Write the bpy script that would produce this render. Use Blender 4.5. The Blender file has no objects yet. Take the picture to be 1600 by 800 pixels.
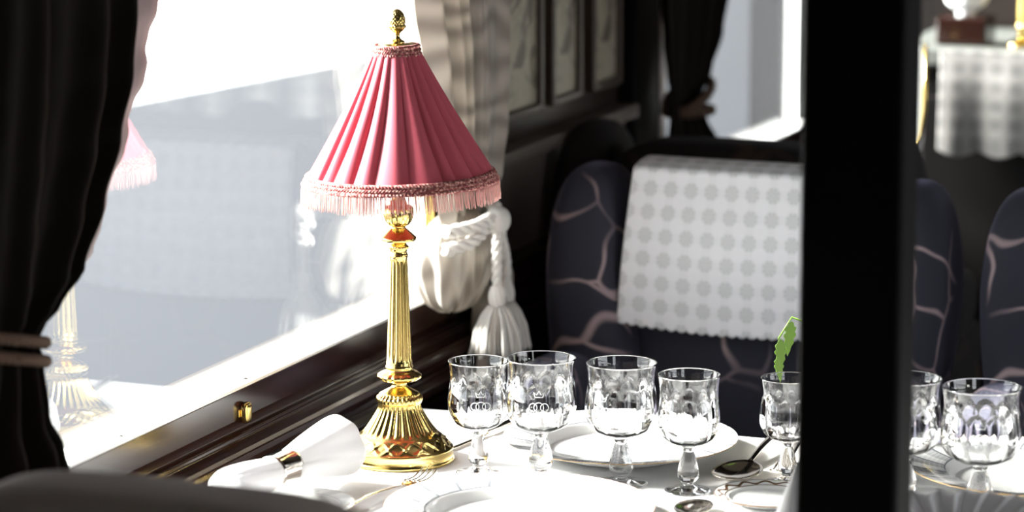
import bpy, bmesh, math, random
from mathutils import Vector, Matrix, noise
random.seed(7)
PI = math.pi
S = bpy.context.scene
COL = S.collection

# ------------------------------------------------------------------ camera
PITCH, YAW = math.radians(10.2), math.radians(21.05)
cd = bpy.data.cameras.new('camera'); cam = bpy.data.objects.new('camera', cd); COL.objects.link(cam)
cam.location = (1.673, -3.3579, 1.6488)
cam.rotation_euler = (math.radians(90) - PITCH, 0, YAW)
cd.sensor_width = 36; cd.lens = 112.5; cd.clip_start = 0.05; cd.clip_end = 400
cd.dof.use_dof = True; cd.dof.focus_distance = 3.72; cd.dof.aperture_fstop = 3.6
S.camera = cam

# ------------------------------------------------------------------ light
S.view_settings.view_transform = 'Standard'; S.view_settings.look = 'None'
S.view_settings.exposure = 0.3; S.view_settings.gamma = 1.0; S.view_settings.use_curve_mapping = False
w = bpy.data.worlds.new('overcast sky'); S.world = w; w.use_nodes = True
wn = w.node_tree; bg = wn.nodes['Background']
bg.inputs[0].default_value = (0.93, 0.965, 1.0, 1); bg.inputs[1].default_value = 3.2
def sun_lamp():
    l = bpy.data.lights.new('sun', 'SUN'); o = bpy.data.objects.new('sun', l); COL.objects.link(o)
    l.energy = 36.0; l.angle = math.radians(18); l.color = (1.0, 0.97, 0.92)
    toward = Vector((-1.0, -0.16, 0.52))        # from the scene towards the sun
    o.rotation_euler = (-toward).to_track_quat('-Z', 'Y').to_euler(); o.location = (-5, 1, 6)
sun_lamp()
S.cycles.max_bounces = 14; S.cycles.transmission_bounces = 12; S.cycles.glossy_bounces = 6
S.cycles.transparent_max_bounces = 12; S.cycles.diffuse_bounces = 4
S.cycles.sample_clamp_indirect = 60.0; S.cycles.use_denoising = True

# ------------------------------------------------------------------ node helpers
class NT:
    def __init__(s, name):
        s.m = bpy.data.materials.new(name); s.m.use_nodes = True
        s.t = s.m.node_tree; s.n = s.t.nodes; s.b = s.n['Principled BSDF']; s.out = s.n['Material Output']
    def link(s, a, b): s.t.links.new(a, b)
    def new(s, k, **kw):
        x = s.n.new(k)
        for a, v in kw.items(): setattr(x, a, v)
        return x
    def put(s, sock, v):
        if isinstance(v, (int, float)): sock.default_value = v
        elif isinstance(v, tuple): sock.default_value = v
        else: s.link(v, sock)
    def math(s, op, a, b=None, c=None, clamp=False):
        x = s.new('ShaderNodeMath', operation=op); x.use_clamp = clamp
        s.put(x.inputs[0], a)
        if b is not None: s.put(x.inputs[1], b)
        if c is not None: s.put(x.inputs[2], c)
        return x.outputs[0]
    def mix(s, f, a, b):
        x = s.new('ShaderNodeMix', data_type='RGBA')
        s.put(x.inputs[0], f); s.put(x.inputs[6], a); s.put(x.inputs[7], b)
        return x.outputs[2]
    def ramp(s, f, stops, interp='LINEAR'):
        x = s.new('ShaderNodeValToRGB'); x.color_ramp.interpolation = interp
        el = x.color_ramp.elements
        while len(el) < len(stops): el.new(0.5)
        for e, (p, c) in zip(el, stops):
            e.position = p; e.color = c if isinstance(c, tuple) else (c, c, c, 1)
        s.link(f, x.inputs[0]); return x.outputs[0]
    def coord(s, kind='Object'): return s.new('ShaderNodeTexCoord').outputs[kind]
    def noise(s, scale, detail=3, vec=None, dist=0.0, out='Fac'):
        x = s.new('ShaderNodeTexNoise'); x.inputs['Scale'].default_value = scale
        x.inputs['Detail'].default_value = detail; x.inputs['Distortion'].default_value = dist
        s.link(vec if vec is not None else s.coord(), x.inputs['Vector']); return x.outputs[out]
    def bump(s, h, strength=0.3, dist=0.002):
        x = s.new('ShaderNodeBump'); x.inputs['Strength'].default_value = strength
        x.inputs['Distance'].default_value = dist; s.link(h, x.inputs['Height'])
        s.link(x.outputs[0], s.b.inputs['Normal']); return x.outputs[0]
    def set(s, **kw):
        for k, v in kw.items(): s.put(s.b.inputs[k.replace('_', ' ')], v)
        return s
def c4(r, g, b): return (r, g, b, 1)

def plain(name, col, rough=0.6, metal=0.0, nscale=40, namt=0.08, bump=0.0, **kw):
    t = NT(name); n = t.noise(nscale)
    d = tuple(max(0, v * (1 - namt)) for v in col) + (1,); e = tuple(min(1, v * (1 + namt)) for v in col) + (1,)
    t.set(Base_Color=t.mix(n, d, e), Roughness=rough, Metallic=metal)
    for k, v in kw.items(): t.b.inputs[k.replace('_', ' ')].default_value = v
    if bump: t.bump(n, bump, 0.001)
    return t.m

def mk_brass():
    t = NT('polished brass'); n = t.noise(25, 4)
    t.set(Base_Color=t.mix(n, c4(0.66, 0.46, 0.13), c4(0.83, 0.63, 0.25)), Metallic=1.0,
          Roughness=t.math('MULTIPLY_ADD', n, 0.14, 0.12))
    t.bump(t.noise(160, 3), 0.10, 0.001); return t.m
def mk_velvet(name, dark, vein, scale, amt=1.0, rough=0.85, sheen=0.35):
    t = NT(name); co = t.coord()
    nz = t.noise(3.5 * scale, 2, co, out='Color')
    va = t.new('ShaderNodeVectorMath', operation='SCALE'); t.link(nz, va.inputs[0]); va.inputs['Scale'].default_value = 0.16
    ad = t.new('ShaderNodeVectorMath', operation='ADD'); t.link(co, ad.inputs[0]); t.link(va.outputs[0], ad.inputs[1])
    v = t.new('ShaderNodeTexVoronoi', feature='DISTANCE_TO_EDGE'); v.inputs['Scale'].default_value = 6.0 * scale
    t.link(ad.outputs[0], v.inputs['Vector'])
    line = t.ramp(v.outputs['Distance'], [(0.0, 1.0), (0.018, 0.75), (0.040, 0.0)])
    gate = t.ramp(t.noise(5 * scale, 1, co), [(0.45, 0.0), (0.58, 1.0)])
    f = t.math('MULTIPLY', t.math('MULTIPLY', line, gate), amt)
    t.set(Base_Color=t.mix(f, dark, vein), Roughness=rough, Sheen_Weight=sheen, Sheen_Roughness=0.4)
    t.b.inputs['Sheen Tint'].default_value = c4(0.5, 0.5, 0.75)
    t.bump(t.noise(400, 2, co), 0.25, 0.0006); return t.m
def mk_wood(name, a, b, rough=0.16, scale=(6, 1.2, 30), coat=0.0):
    t = NT(name); mp = t.new('ShaderNodeMapping'); t.link(t.coord(), mp.inputs[0]); mp.inputs['Scale'].default_value = scale
    n = t.noise(4, 6, mp.outputs[0], 0.6)
    t.set(Base_Color=t.mix(n, a, b), Roughness=rough, Coat_Weight=coat, Coat_Roughness=0.05); return t.m
def mk_pane():
    t = NT('window glass'); t.n.remove(t.b)
    g = t.new('ShaderNodeNewGeometry'); d = t.new('ShaderNodeVectorMath', operation='DOT_PRODUCT')
    t.link(g.outputs['Incoming'], d.inputs[0]); t.link(g.outputs['Normal'], d.inputs[1])
    c = t.math('ABSOLUTE', d.outputs['Value'])
    F = t.math('MULTIPLY_ADD', t.math('POWER', t.math('SUBTRACT', 1.0, c), 5.0), 0.96, 0.04)
    tr = t.new('ShaderNodeBsdfTransparent'); tr.inputs[0].default_value = c4(0.97, 0.985, 0.98)
    gl = t.new('ShaderNodeBsdfGlossy'); gl.inputs['Roughness'].default_value = 0.0; gl.inputs[0].default_value = c4(1, 1, 1)
    mx = t.new('ShaderNodeMixShader'); t.link(F, mx.inputs[0]); t.link(tr.outputs[0], mx.inputs[1]); t.link(gl.outputs[0], mx.inputs[2])
    t.link(mx.outputs[0], t.out.inputs[0]); return t.m
def mk_crystal():
    t = NT('crystal'); t.n.remove(t.b)
    g = t.new('ShaderNodeBsdfGlass'); g.inputs['IOR'].default_value = 1.5; g.inputs['Roughness'].default_value = 0.0
    g.inputs[0].default_value = c4(1, 1, 1); t.link(g.outputs[0], t.out.inputs[0]); return t.m
def mk_cloth(name, col, trans=0.35, tcol=None, bump=0.15, bscale=500, pattern=None, rough=0.9):
    t = NT(name); co = t.coord(); n = t.noise(bscale, 2, co)
    base = pattern(t, co) if pattern else t.mix(n, tuple(v * .93 for v in col) + (1,), tuple(col) + (1,))
    t.set(Base_Color=base, Roughness=rough, Specular_IOR_Level=0.2); bm_ = t.bump(n, bump, 0.0005)
    tl = t.new('ShaderNodeBsdfTranslucent'); tl.inputs[0].default_value = tuple(tcol or col) + (1,)
    if pattern and tcol is None: t.link(base, tl.inputs[0])
    mx = t.new('ShaderNodeMixShader'); mx.inputs[0].default_value = trans
    t.link(t.b.outputs[0], mx.inputs[1]); t.link(tl.outputs[0], mx.inputs[2]); t.link(mx.outputs[0], t.out.inputs[0])
    return t.m
def mk_lace(nm='crochet lace', light=c4(0.90, 0.90, 0.93), dk=c4(0.60, 0.62, 0.62)):
    t = NT(nm); uv = t.coord('UV')
    sp = t.new('ShaderNodeSeparateXYZ'); t.link(uv, sp.inputs[0]); u, v = sp.outputs[0], sp.outputs[1]
    def cell(off):
        a = t.math('SUBTRACT', t.math('FRACT', t.math('ADD', u, off)), 0.5); b = t.math('SUBTRACT', t.math('FRACT', t.math('ADD', v, off)), 0.5)
        r = t.math('SQRT', t.math('ADD', t.math('MULTIPLY', a, a), t.math('MULTIPLY', b, b))); return a, b, r
    a0, b0, r0 = cell(0.0); a1, b1, r1 = cell(0.5)
    disc = t.ramp(r0, [(0.30, 1.0), (0.34, 0.0)])
    ang = t.math('ARCTAN2', b1, a1)
    pet = t.math('ABSOLUTE', t.math('COSINE', t.math('MULTIPLY', ang, 4.0)))
    ring = t.math('ABSOLUTE', t.math('SINE', t.math('MULTIPLY', r1, 42.0)))
    motif = t.math('MULTIPLY', t.ramp(r1, [(0.30, 1.0), (0.37, 0.0)]), t.ramp(t.math('MULTIPLY', pet, ring), [(0.12, 1.0), (0.45, 0.25)]))
    net = t.ramp(t.math('MAXIMUM', t.math('ABSOLUTE', t.math('SINE', t.math('MULTIPLY', u, 47.0))), t.math('ABSOLUTE', t.math('SINE', t.math('MULTIPLY', v, 47.0)))), [(0.75, 0.30), (0.97, 0.0)])
    hole = t.math('MULTIPLY', t.math('ADD', motif, t.math('MULTIPLY', net, 0.7), clamp=True), t.math('SUBTRACT', 1.0, disc))
    t.set(Base_Color=t.mix(hole, light, dk), Roughness=0.9, Specular_IOR_Level=0.1)
    t.bump(t.math('SUBTRACT', 1.0, hole), 0.3, 0.001); return t.m
def mk_china(name, r0, r1, rim=c4(0.55, 0.36, 0.17), segs=18, dark=c4(0.20, 0.21, 0.23), orn=False):
    """white porcelain with a patterned border between radii r0 and r1 (object coordinates)"""
    t = NT(name); sp = t.new('ShaderNodeSeparateXYZ'); t.link(t.coord(), sp.inputs[0]); x, y = sp.outputs[0], sp.outputs[1]
    r = t.math('SQRT', t.math('ADD', t.math('MULTIPLY', x, x), t.math('MULTIPLY', y, y)))
    a = t.math('ARCTAN2', y, x)
    q = t.math('DIVIDE', t.math('SUBTRACT', r, r0), r1 - r0, clamp=True)
    inside = t.math('MULTIPLY', t.math('GREATER_THAN', r, r0), t.math('LESS_THAN', r, r1))
    # slanted wedges across the border
    k = t.math('FRACT', t.math('MULTIPLY_ADD', a, segs / (2 * PI), t.math('MULTIPLY', q, 0.45)))
    edge = t.math('LESS_THAN', t.math('ABSOLUTE', t.math('SUBTRACT', k, 0.5)), 0.05)
    half = t.math('GREATER_THAN', k, 0.5)
    dots = t.math('GREATER_THAN', t.math('MULTIPLY', t.math('SINE', t.math('MULTIPLY', a, segs * 12.0)), t.math('SINE', t.math('MULTIPLY', q, 22.0))), 0.35)
    tone = t.math('MAXIMUM', edge, t.math('ADD', t.math('MULTIPLY', dots, 0.35), t.math('MULTIPLY', half, 0.38)))
    tone = t.math('ADD', tone, 0.18, clamp=True)
    if orn:
        wv = t.math('MULTIPLY_ADD', t.math('SINE', t.math('MULTIPLY', a, 14.0)), 0.25, 0.5)
        tone = t.math('LESS_THAN', t.math('ABSOLUTE', t.math('SUBTRACT', q, wv)), 0.17)
    f = t.math('MULTIPLY', inside, tone)
    line = t.math('LESS_THAN', t.math('ABSOLUTE', t.math('SUBTRACT', r, r0)), 0.0008)
    f = t.math('MAXIMUM', f, line)
    gold = t.math('GREATER_THAN', r, r1)
    t.set(Base_Color=t.mix(gold, t.mix(f, c4(0.87, 0.87, 0.86), dark), rim), Roughness=0.12, Coat_Weight=0.4, Coat_Roughness=0.05)
    return t.m
def braid_pat(t, co):
    v = t.new('ShaderNodeTexVoronoi'); v.inputs['Scale'].default_value = 300; t.link(co, v.inputs['Vector'])
    return t.mix(t.ramp(v.outputs['Distance'], [(0.25, 0.0), (0.6, 1.0)]), c4(0.80, 0.46, 0.40), c4(0.30, 0.09, 0.09))
def damask(t, co):
    sp = t.new('ShaderNodeSeparateXYZ'); t.link(co, sp.inputs[0])
    wv = t.new('ShaderNodeTexWave', wave_type='RINGS'); wv.inputs['Scale'].default_value = 7.0; wv.inputs['Distortion'].default_value = 9.0
    wv.inputs['Detail'].default_value = 1.0; wv.inputs['Detail Scale'].default_value = 1.3
    t.link(co, wv.inputs['Vector'])
    return t.mix(wv.outputs['Fac'], c4(0.50, 0.46, 0.41), c4(0.30, 0.27, 0.235))
def marquetry():
    t = NT('floral marquetry wood'); co = t.coord()
    n = t.noise(9, 3, co, 1.8); f = t.ramp(n, [(0.40, 0.0), (0.47, 1.0), (0.55, 1.0), (0.62, 0.0)])
    t.set(Base_Color=t.mix(f, c4(0.13, 0.11, 0.08), c4(0.42, 0.37, 0.28)), Roughness=0.45); return t.m

M = dict(
    brass=mk_brass(), crystal=mk_crystal(), pane=mk_pane(), lace=mk_lace(),
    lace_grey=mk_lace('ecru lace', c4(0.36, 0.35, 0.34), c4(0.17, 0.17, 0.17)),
    silk=mk_cloth('rose silk', (0.60, 0.125, 0.165), 0.10, (0.80, 0.14, 0.18), 0.12, 700, rough=0.45),
    braid=mk_cloth('pink braid', (0.85, 0.52, 0.46), 0.1, bump=0.5, bscale=900, pattern=braid_pat),
    fringe=mk_cloth('pink silk fringe', (0.86, 0.55, 0.51), 0.4, bump=0.3, bscale=900),
    linen=mk_cloth('white damask linen', (0.86, 0.86, 0.86), 0.05, bump=0.12, bscale=900),
    napkin=mk_cloth('white napkin linen', (0.84, 0.83, 0.84), 0.2, bump=0.15, bscale=700),
    velvet=mk_velvet('navy cut velvet', c4(0.020, 0.021, 0.034), c4(0.36, 0.27, 0.28), 1.5),
    velvet2=mk_velvet('black brown velvet', c4(0.005, 0.0035, 0.0035), c4(0.10, 0.05, 0.03), 0.8, 0.5, sheen=0.02),
    velvet3=mk_velvet('taupe velvet', c4(0.46, 0.39, 0.34), c4(0.50, 0.43, 0.38), 0.8, 0.5, sheen=0.05),
    dark_curtain=mk_cloth('black brown curtain velvet', (0.007, 0.0045, 0.003), 0.0, bump=0.3, bscale=300),
    lining=mk_cloth('pale curtain edging', (0.30, 0.26, 0.26), 0.0, bump=0.3),
    sheer=mk_cloth('cream damask curtain', (0.6, 0.55, 0.5), 0.30, None, 0.3, 300, damask),
    rope_cream=mk_cloth('cream silk cord', (0.78, 0.75, 0.71), 0.15, bump=0.4, bscale=600),
    rope_tan=mk_cloth('tan cord', (0.11, 0.07, 0.05), 0.0, bump=0.4, bscale=600),
    wood=mk_wood('dark polished mahogany', c4(0.013, 0.005, 0.004), c4(0.032, 0.013, 0.009)),
    wood_side=mk_wood('dark walnut', c4(0.03, 0.018, 0.012), c4(0.07, 0.045, 0.03), 0.35),
    post=plain('near black lacquer', (0.004, 0.003, 0.003), 0.6, Specular_IOR_Level=0.15),
    marq=marquetry(),
    metal_white=plain('painted metal ledge', (0.80, 0.80, 0.80), 0.25),
    steel_dark=plain('weathered outer sill', (0.05, 0.05, 0.055), 0.6),
    steel=plain('brushed steel screw', (0.4, 0.38, 0.36), 0.3, 1.0),
    silver=plain('polished silver', (0.78, 0.72, 0.64), 0.12, 1.0, 60, 0.06),
    ceiling=plain('cream ceiling paint', (0.35, 0.31, 0.26), 0.7),
    wall=plain('dark panelled wall', (0.030, 0.020, 0.015), 0.4),
    floor=plain('dark carpet', (0.04, 0.03, 0.03), 0.95, bump=0.3),
    etched=plain('etched glass', (0.9, 0.92, 0.95), 0.8),
    shaded_ground=plain('blue grey asphalt', (0.018, 0.0205, 0.028), 0.9, 0, 0.5, 0.12),  # shade on the ground beside the train, put into a dark blue grey colour
    sunlit_ground=plain('bright pale ground', (0.90, 0.90, 0.90), 0.9, 0, 0.5, 0.02),  # ground beyond that shade, its sunlit look put into a pale colour
    leaf=plain('green leaf', (0.16, 0.30, 0.03), 0.5),
    shelf=plain('grey painted top', (0.16, 0.17, 0.16), 0.4),
)

# ------------------------------------------------------------------ mesh helpers
def finish(name, bm, mat, parent=None, smooth=True, mods=(), loc=None):
    bmesh.ops.recalc_face_normals(bm, faces=bm.faces)
    me = bpy.data.meshes.new(name); bm.to_mesh(me); bm.free()
    for m_ in (mat if isinstance(mat, (list, tuple)) else [mat]): me.materials.append(m_)
    if smooth:
        for p in me.polygons: p.use_smooth = True
    o = bpy.data.objects.new(name, me); COL.objects.link(o)
    if parent: o.parent = parent
    if loc: o.location = loc
    for k in mods:
        if k[0] == 'bevel':
            b = o.modifiers.new('bevel', 'BEVEL'); b.width = k[1]; b.segments = 3; b.limit_method = 'ANGLE'
        if k[0] == 'sub':
            b = o.modifiers.new('sub', 'SUBSURF'); b.levels = k[1]; b.render_levels = k[1]
        if k[0] == 'solid':
            b = o.modifiers.new('solid', 'SOLIDIFY'); b.thickness = k[1]; b.offset = k[2] if len(k) > 2 else 0
    return o
def thing(name, label, cat, loc=(0, 0, 0), rotz=0, group=None):
    o = bpy.data.objects.new(name, None); COL.objects.link(o); o.empty_display_size = 0.05
    o.location = loc; o.rotation_euler = (0, 0, rotz); o['label'] = label; o['category'] = cat
    if group: o['group'] = group
    return o
def tag(o, label, cat, group=None):
    o['label'] = label; o['category'] = cat
    if group: o['group'] = group
    return o
def struct(o): o['kind'] = 'structure'; return o
def dup(root, loc, rotz=0, label=None, group=None, scale=None):
    r = root.copy(); COL.objects.link(r); r.location = loc; r.rotation_euler = (0, 0, rotz)
    if label: r['label'] = label
    if group: r['group'] = group
    if scale: r.scale = scale
    for ch in list(root.children):
        c = ch.copy(); COL.objects.link(c); c.parent = r
        for g in ch.children:
            d = g.copy(); COL.objects.link(d); d.parent = c
    return r
def box(bm, a, b):
    vs = [bm.verts.new((x, y, z)) for x in (a[0], b[0]) for y in (a[1], b[1]) for z in (a[2], b[2])]
    for f in ((0, 1, 3, 2), (4, 6, 7, 5), (0, 4, 5, 1), (2, 3, 7, 6), (0, 2, 6, 4), (1, 5, 7, 3)):
        bm.faces.new([vs[i] for i in f])
def lathe(bm, prof, n=64, fn=None, close=True, caps=True, c=(0, 0, 0)):
    """prof: list of (r, z); fn(r, z, angle, i) -> (r, z)"""
    rings = []
    for i, (r, z) in enumerate(prof):
        if r < 1e-6: rings.append([bm.verts.new((c[0], c[1], c[2] + z))]); continue
        ring = []
        for k in range(n):
            a = 2 * PI * k / n; rr, zz = fn(r, z, a, i) if fn else (r, z)
            ring.append(bm.verts.new((c[0] + rr * math.cos(a), c[1] + rr * math.sin(a), c[2] + zz)))
        rings.append(ring)
    for A, B in zip(rings, rings[1:]):
        for k in range(n):
            k2 = (k + 1) % n
            if len(A) == 1 and len(B) == 1: continue
            if len(A) == 1: bm.faces.new((A[0], B[k2], B[k]))
            elif len(B) == 1: bm.faces.new((A[k], A[k2], B[0]))
            else: bm.faces.new((A[k], A[k2], B[k2], B[k]))
    if caps:
        for R in (rings[0], rings[-1]):
            if len(R) > 2: bm.faces.new(R)
    return rings
def spline(pts, n=8):
    """Catmull-Rom through (r,z) points"""
    out = []
    P = [pts[0]] + list(pts) + [pts[-1]]
    for i in range(1, len(P) - 2):
        for k in range(n):
            t = k / n; r = []
            for d in range(len(pts[0])):
                p0, p1, p2, p3 = P[i - 1][d], P[i][d], P[i + 1][d], P[i + 2][d]
                r.append(0.5 * (2 * p1 + (p2 - p0) * t + (2 * p0 - 5 * p1 + 4 * p2 - p3) * t * t + (3 * p1 - p0 - 3 * p2 + p3) * t ** 3))
            out.append(tuple(r))
    out.append(tuple(pts[-1])); return out
def tube(bm, pts, r, n=8, cap=True):
    pts = [Vector(p) for p in pts]; rings = []; prev = None
    for i, p in enumerate(pts):
        t = (pts[min(i + 1, len(pts) - 1)] - pts[max(i - 1, 0)])
        t = t.normalized() if t.length > 1e-9 else Vector((0, 0, 1))
        if prev is None:
            u = t.cross(Vector((0, 0, 1))); u = u if u.length > 0.1 else t.cross(Vector((1, 0, 0)))
        else: u = prev - t * prev.dot(t)
        u.normalize(); prev = u; v = t.cross(u)
        rr = r(i / (len(pts) - 1)) if callable(r) else r
        rings.append([bm.verts.new(p + (u * math.cos(2 * PI * k / n) + v * math.sin(2 * PI * k / n)) * rr) for k in range(n)])
    for A, B in zip(rings, rings[1:]):
        for k in range(n): bm.faces.new((A[k], A[(k + 1) % n], B[(k + 1) % n], B[k]))
    if cap: bm.faces.new(rings[0]); bm.faces.new(rings[-1])
def rope(bm, pts, r, strands=3, twist=60, n=6):
    """twisted cord along a polyline"""
    P = [Vector(p) for p in spline(pts, 14)]
    L = [0]
    for a, b in zip(P, P[1:]): L.append(L[-1] + (b - a).length)
    for s in range(strands):
        q = []
        prev = None
        for i, p in enumerate(P):
            t = (P[min(i + 1, len(P) - 1)] - P[max(i - 1, 0)]).normalized()
            if prev is None:
                u = t.cross(Vector((0, 0, 1))); u = u if u.length > 0.1 else t.cross(Vector((1, 0, 0)))
            else: u = prev - t * prev.dot(t)
            u.normalize(); prev = u; v = t.cross(u); a = 2 * PI * s / strands + L[i] * twist
            q.append(p + (u * math.cos(a) + v * math.sin(a)) * r * 0.55)
        tube(bm, q, r * 0.6, n)
def sphere_pow(bm, c, r, e=2.5, nu=40, nv=24, top=None):
    """superellipsoid cushion, half sizes r, exponent e"""
    def sg(v, p): return math.copysign(abs(v) ** p, v)
    p = 2.0 / e; rings = []
    for j in range(nv + 1):
        ph = -PI / 2 + PI * j / nv
        if j in (0, nv): rings.append([bm.verts.new((c[0], c[1], c[2] + math.copysign(r[2], ph)))]); continue
        rings.append([bm.verts.new((c[0] + r[0] * sg(math.cos(ph), p) * sg(math.cos(2 * PI * k / nu), p),
                                    c[1] + r[1] * sg(math.cos(ph), p) * sg(math.sin(2 * PI * k / nu), p),
                                    c[2] + r[2] * sg(math.sin(ph), p))) for k in range(nu)])
    for A, B in zip(rings, rings[1:]):
        for k in range(nu):
            k2 = (k + 1) % nu
            if len(A) == 1: bm.faces.new((A[0], B[k2], B[k]))
            elif len(B) == 1: bm.faces.new((A[k], A[k2], B[0]))
            else: bm.faces.new((A[k], A[k2], B[k2], B[k]))
def grid(bm, nu, nv, fn, uvfn=None):
    V = [[bm.verts.new(fn(i / nu, j / nv)) for i in range(nu + 1)] for j in range(nv + 1)]
    uvl = bm.loops.layers.uv.new('uv') if uvfn else None
    for j in range(nv):
        for i in range(nu):
            f = bm.faces.new((V[j][i], V[j][i + 1], V[j + 1][i + 1], V[j + 1][i]))
            if uvl:
                for l, (a, b) in zip(f.loops, ((i, j), (i + 1, j), (i + 1, j + 1), (i, j + 1))): l[uvl].uv = uvfn(a / nu, b / nv)
def lerp(a, b, t): return a + (b - a) * t
def table_fn(tab, z):
    """piecewise smooth lookup; tab sorted by falling z: (z, v...)"""
    if z >= tab[0][0]: return tab[0][1:]
    for A, B in zip(tab, tab[1:]):
        if z >= B[0]:
            t = (A[0] - z) / (A[0] - B[0]); t = t * t * (3 - 2 * t)
            return tuple(lerp(a, b, t) for a, b in zip(A[1:], B[1:]))
    return tab[-1][1:]

# ------------------------------------------------------------------ the carriage
SILL = 0.832
def mk_box(name, a, b, mat, bev=0, parent=None):
    bm = bmesh.new(); box(bm, a, b); return finish(name, bm, mat, parent, smooth=False, mods=[('bevel', bev)] if bev else [])
YB, YF = -4.6, 2.5          # rear and front end of the saloon
bm = bmesh.new()
box(bm, (-0.07, YB, 0), (0, YF, SILL - 0.02))                       # below the windows
box(bm, (-0.07, YB, 1.5), (0, YF, 2.35))                           # above
for a, b in ((YB, -0.95), (0.665, 1.60), (2.43, YF)): box(bm, (-0.07, a, SILL - 0.02), (0, b, 1.5))
struct(finish('wall_left', bm, M['wall'], smooth=False))
bm = bmesh.new()
box(bm, (2.7, YB, 0), (2.77, YF, 0.8)); box(bm, (2.7, YB, 1.62), (2.77, YF, 2.35))
for a, b in ((YB, -2.9), (-1.9, -0.9), (0.6, 1.5), (2.3, YF)): box(bm, (2.7, a, 0.8), (2.77, b, 1.62))
struct(finish('wall_right', bm, M['wall'], smooth=False))
struct(mk_box('wall_front', (-0.07, YF, 0), (2.77, YF + 0.06, 2.35), M['wall']))
struct(mk_box('wall_back', (-0.07, YB - 0.06, 0), (2.77, YB, 2.35), M['wall']))
struct(mk_box('floor', (-0.07, YB - 0.06, -0.06), (2.77, YF + 0.06, 0), M['floor']))
struct(mk_box('ceiling', (-0.07, YB - 0.06, 2.35), (2.77, YF + 0.06, 2.42), M['ceiling']))

def window(n, y0, y1, st=0.025):
    """pane set just inside the wall face, a painted ledge below it"""
    r = bpy.data.objects.new('window_%d' % n, None); COL.objects.link(r); struct(r); r.location = (0, y0, SILL)
    L = y1 - y0; Hw = 0.668; e = 0.06 if n == 1 else 0.012
    bm = bmesh.new(); box(bm, (0.016, 0, 0.0005), (0.020, L - e, Hw)); finish('pane', bm, M['pane'], r, smooth=False)
    bm = bmesh.new(); box(bm, (0.012, -.02, -0.004), (0.055, L + .02, 0.0)); finish('ledge', bm, M['metal_white'], r, smooth=False, mods=[('bevel', 0.001)])
    bm = bmesh.new(); box(bm, (-0.09, 0, -0.045), (-0.0005, L, -0.035)); finish('outer_sill', bm, M['steel_dark'], r, smooth=False)
    bm = bmesh.new(); box(bm, (-0.069, L - st, -.03), (-0.001, L - .0005, Hw)); finish('reveal', bm, M['metal_white' if n == 1 else 'steel_dark'], r, smooth=False)
    bm = bmesh.new(); box(bm, (0.0005, L - e, 0.0005), (0.030, L + .01, Hw)); box(bm, (0.0005, -.01, 0.0005), (0.03, 0.02, Hw)); box(bm, (0.0005, .02, Hw - .02), (0.03, L - e, Hw))
    finish('frame', bm, M['metal_white'], r, smooth=False, mods=[('bevel', 0.002)])
    return r
w1 = window(1, -0.95, 0.665); w2 = window(2, 1.60, 2.43, .012)
for yy in (-0.3183, -0.0044, 0.3972):
    bm = bmesh.new(); lathe(bm, [(0, 0), (0.0036, 0), (0.0036, 0.0007), (0.0026, 0.0013), (0, 0.0014)], 20)
    box(bm, (-0.0025, -0.0004, 0.0013), (0.0025, 0.0004, 0.0017))
    finish('screw', bm, M['steel'], w1, loc=(0.042, yy + 0.95, 0.0))
# brass strip up the right side of the window
bm = bmesh.new(); box(bm, (0.0305, 0.580, SILL + 0.0005), (0.044, 0.612, 1.5))
struct(finish('trim_1', bm, M['brass'], smooth=False, mods=[('bevel', 0.002)]))
# moulded mahogany panelling under the windows
prof = [(0.0, 0.8275), (0.052, 0.8275), (0.0525, 0.792), (0.050, 0.779), (0.058, 0.776), (0.059, 0.771), (0.066, 0.769), (0.080, 0.7685), (0.086, 0.765),
        (0.088, 0.759), (0.087, 0.752), (0.082, 0.746), (0.078, 0.739), (0.084, 0.735), (0.092, 0.729), (0.094, 0.721), (0.090, 0.713),
        (0.082, 0.707), (0.080, 0.68), (0.080, 0.56), (0.080, 0.30), (0.080, 0.02), (0.0, 0.02)]
bm = bmesh.new(); rows = []
for y in (YB + 0.001, YF - 0.001): rows.append([bm.verts.new((x + 0.0005, y, z)) for x, z in prof])
for i in range(len(prof)):
    j = (i + 1) % len(prof); bm.faces.new((rows[0][i], rows[0][j], rows[1][j], rows[1][i]))
bm.faces.new(rows[0]); bm.faces.new(rows[1])
struct(finish('trim_2', bm, M['wood'], smooth=False, mods=[('bevel', 0.0015)]))
# marquetry panels on the pier between the windows
for k, (a, b) in enumerate(((0.86, 1.045), (1.085, 1.215), (1.265, 1.40))):
    p = thing('wall_panel', ['inlaid floral wood panel on the pier, nearest the cream curtain', 'inlaid floral wood panel in the middle of the three on the pier',
              'inlaid floral wood panel on the pier, nearest the far dark curtain'][k], 'panel', (0.0, (a + b) / 2, 1.022), group='inlaid wall panels')
    h = (b - a) / 2; bm = bmesh.new(); box(bm, (0.001, -h + .012, 0.012), (0.022, h - .012, 0.56)); finish('inlay', bm, M['marq'], p, smooth=False, mods=[('bevel', 0.003)])
    bm = bmesh.new(); box(bm, (0.001, -h, 0), (0.030, -h + .012, .572)); box(bm, (0.001, h - .012, 0), (0.030, h, .572))
    box(bm, (0.001, -h + .012, 0), (0.030, h - .012, .012)); box(bm, (0.001, -h + .012, .56), (0.030, h - .012, .572))
    finish('frame', bm, M['wood_side'], p, smooth=False, mods=[('bevel', 0.003)])
bm = bmesh.new(); box(bm, (0.0005, 0.80, 0.965), (0.045, 1.44, 0.985)); box(bm, (0.0005, 0.80, 0.82), (0.02, 1.44, 0.965))
struct(finish('trim_3', bm, plain('taupe moulding', (0.17, 0.14, 0.12), 0.5), smooth=False, mods=[('bevel', 0.004)]))
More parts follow.
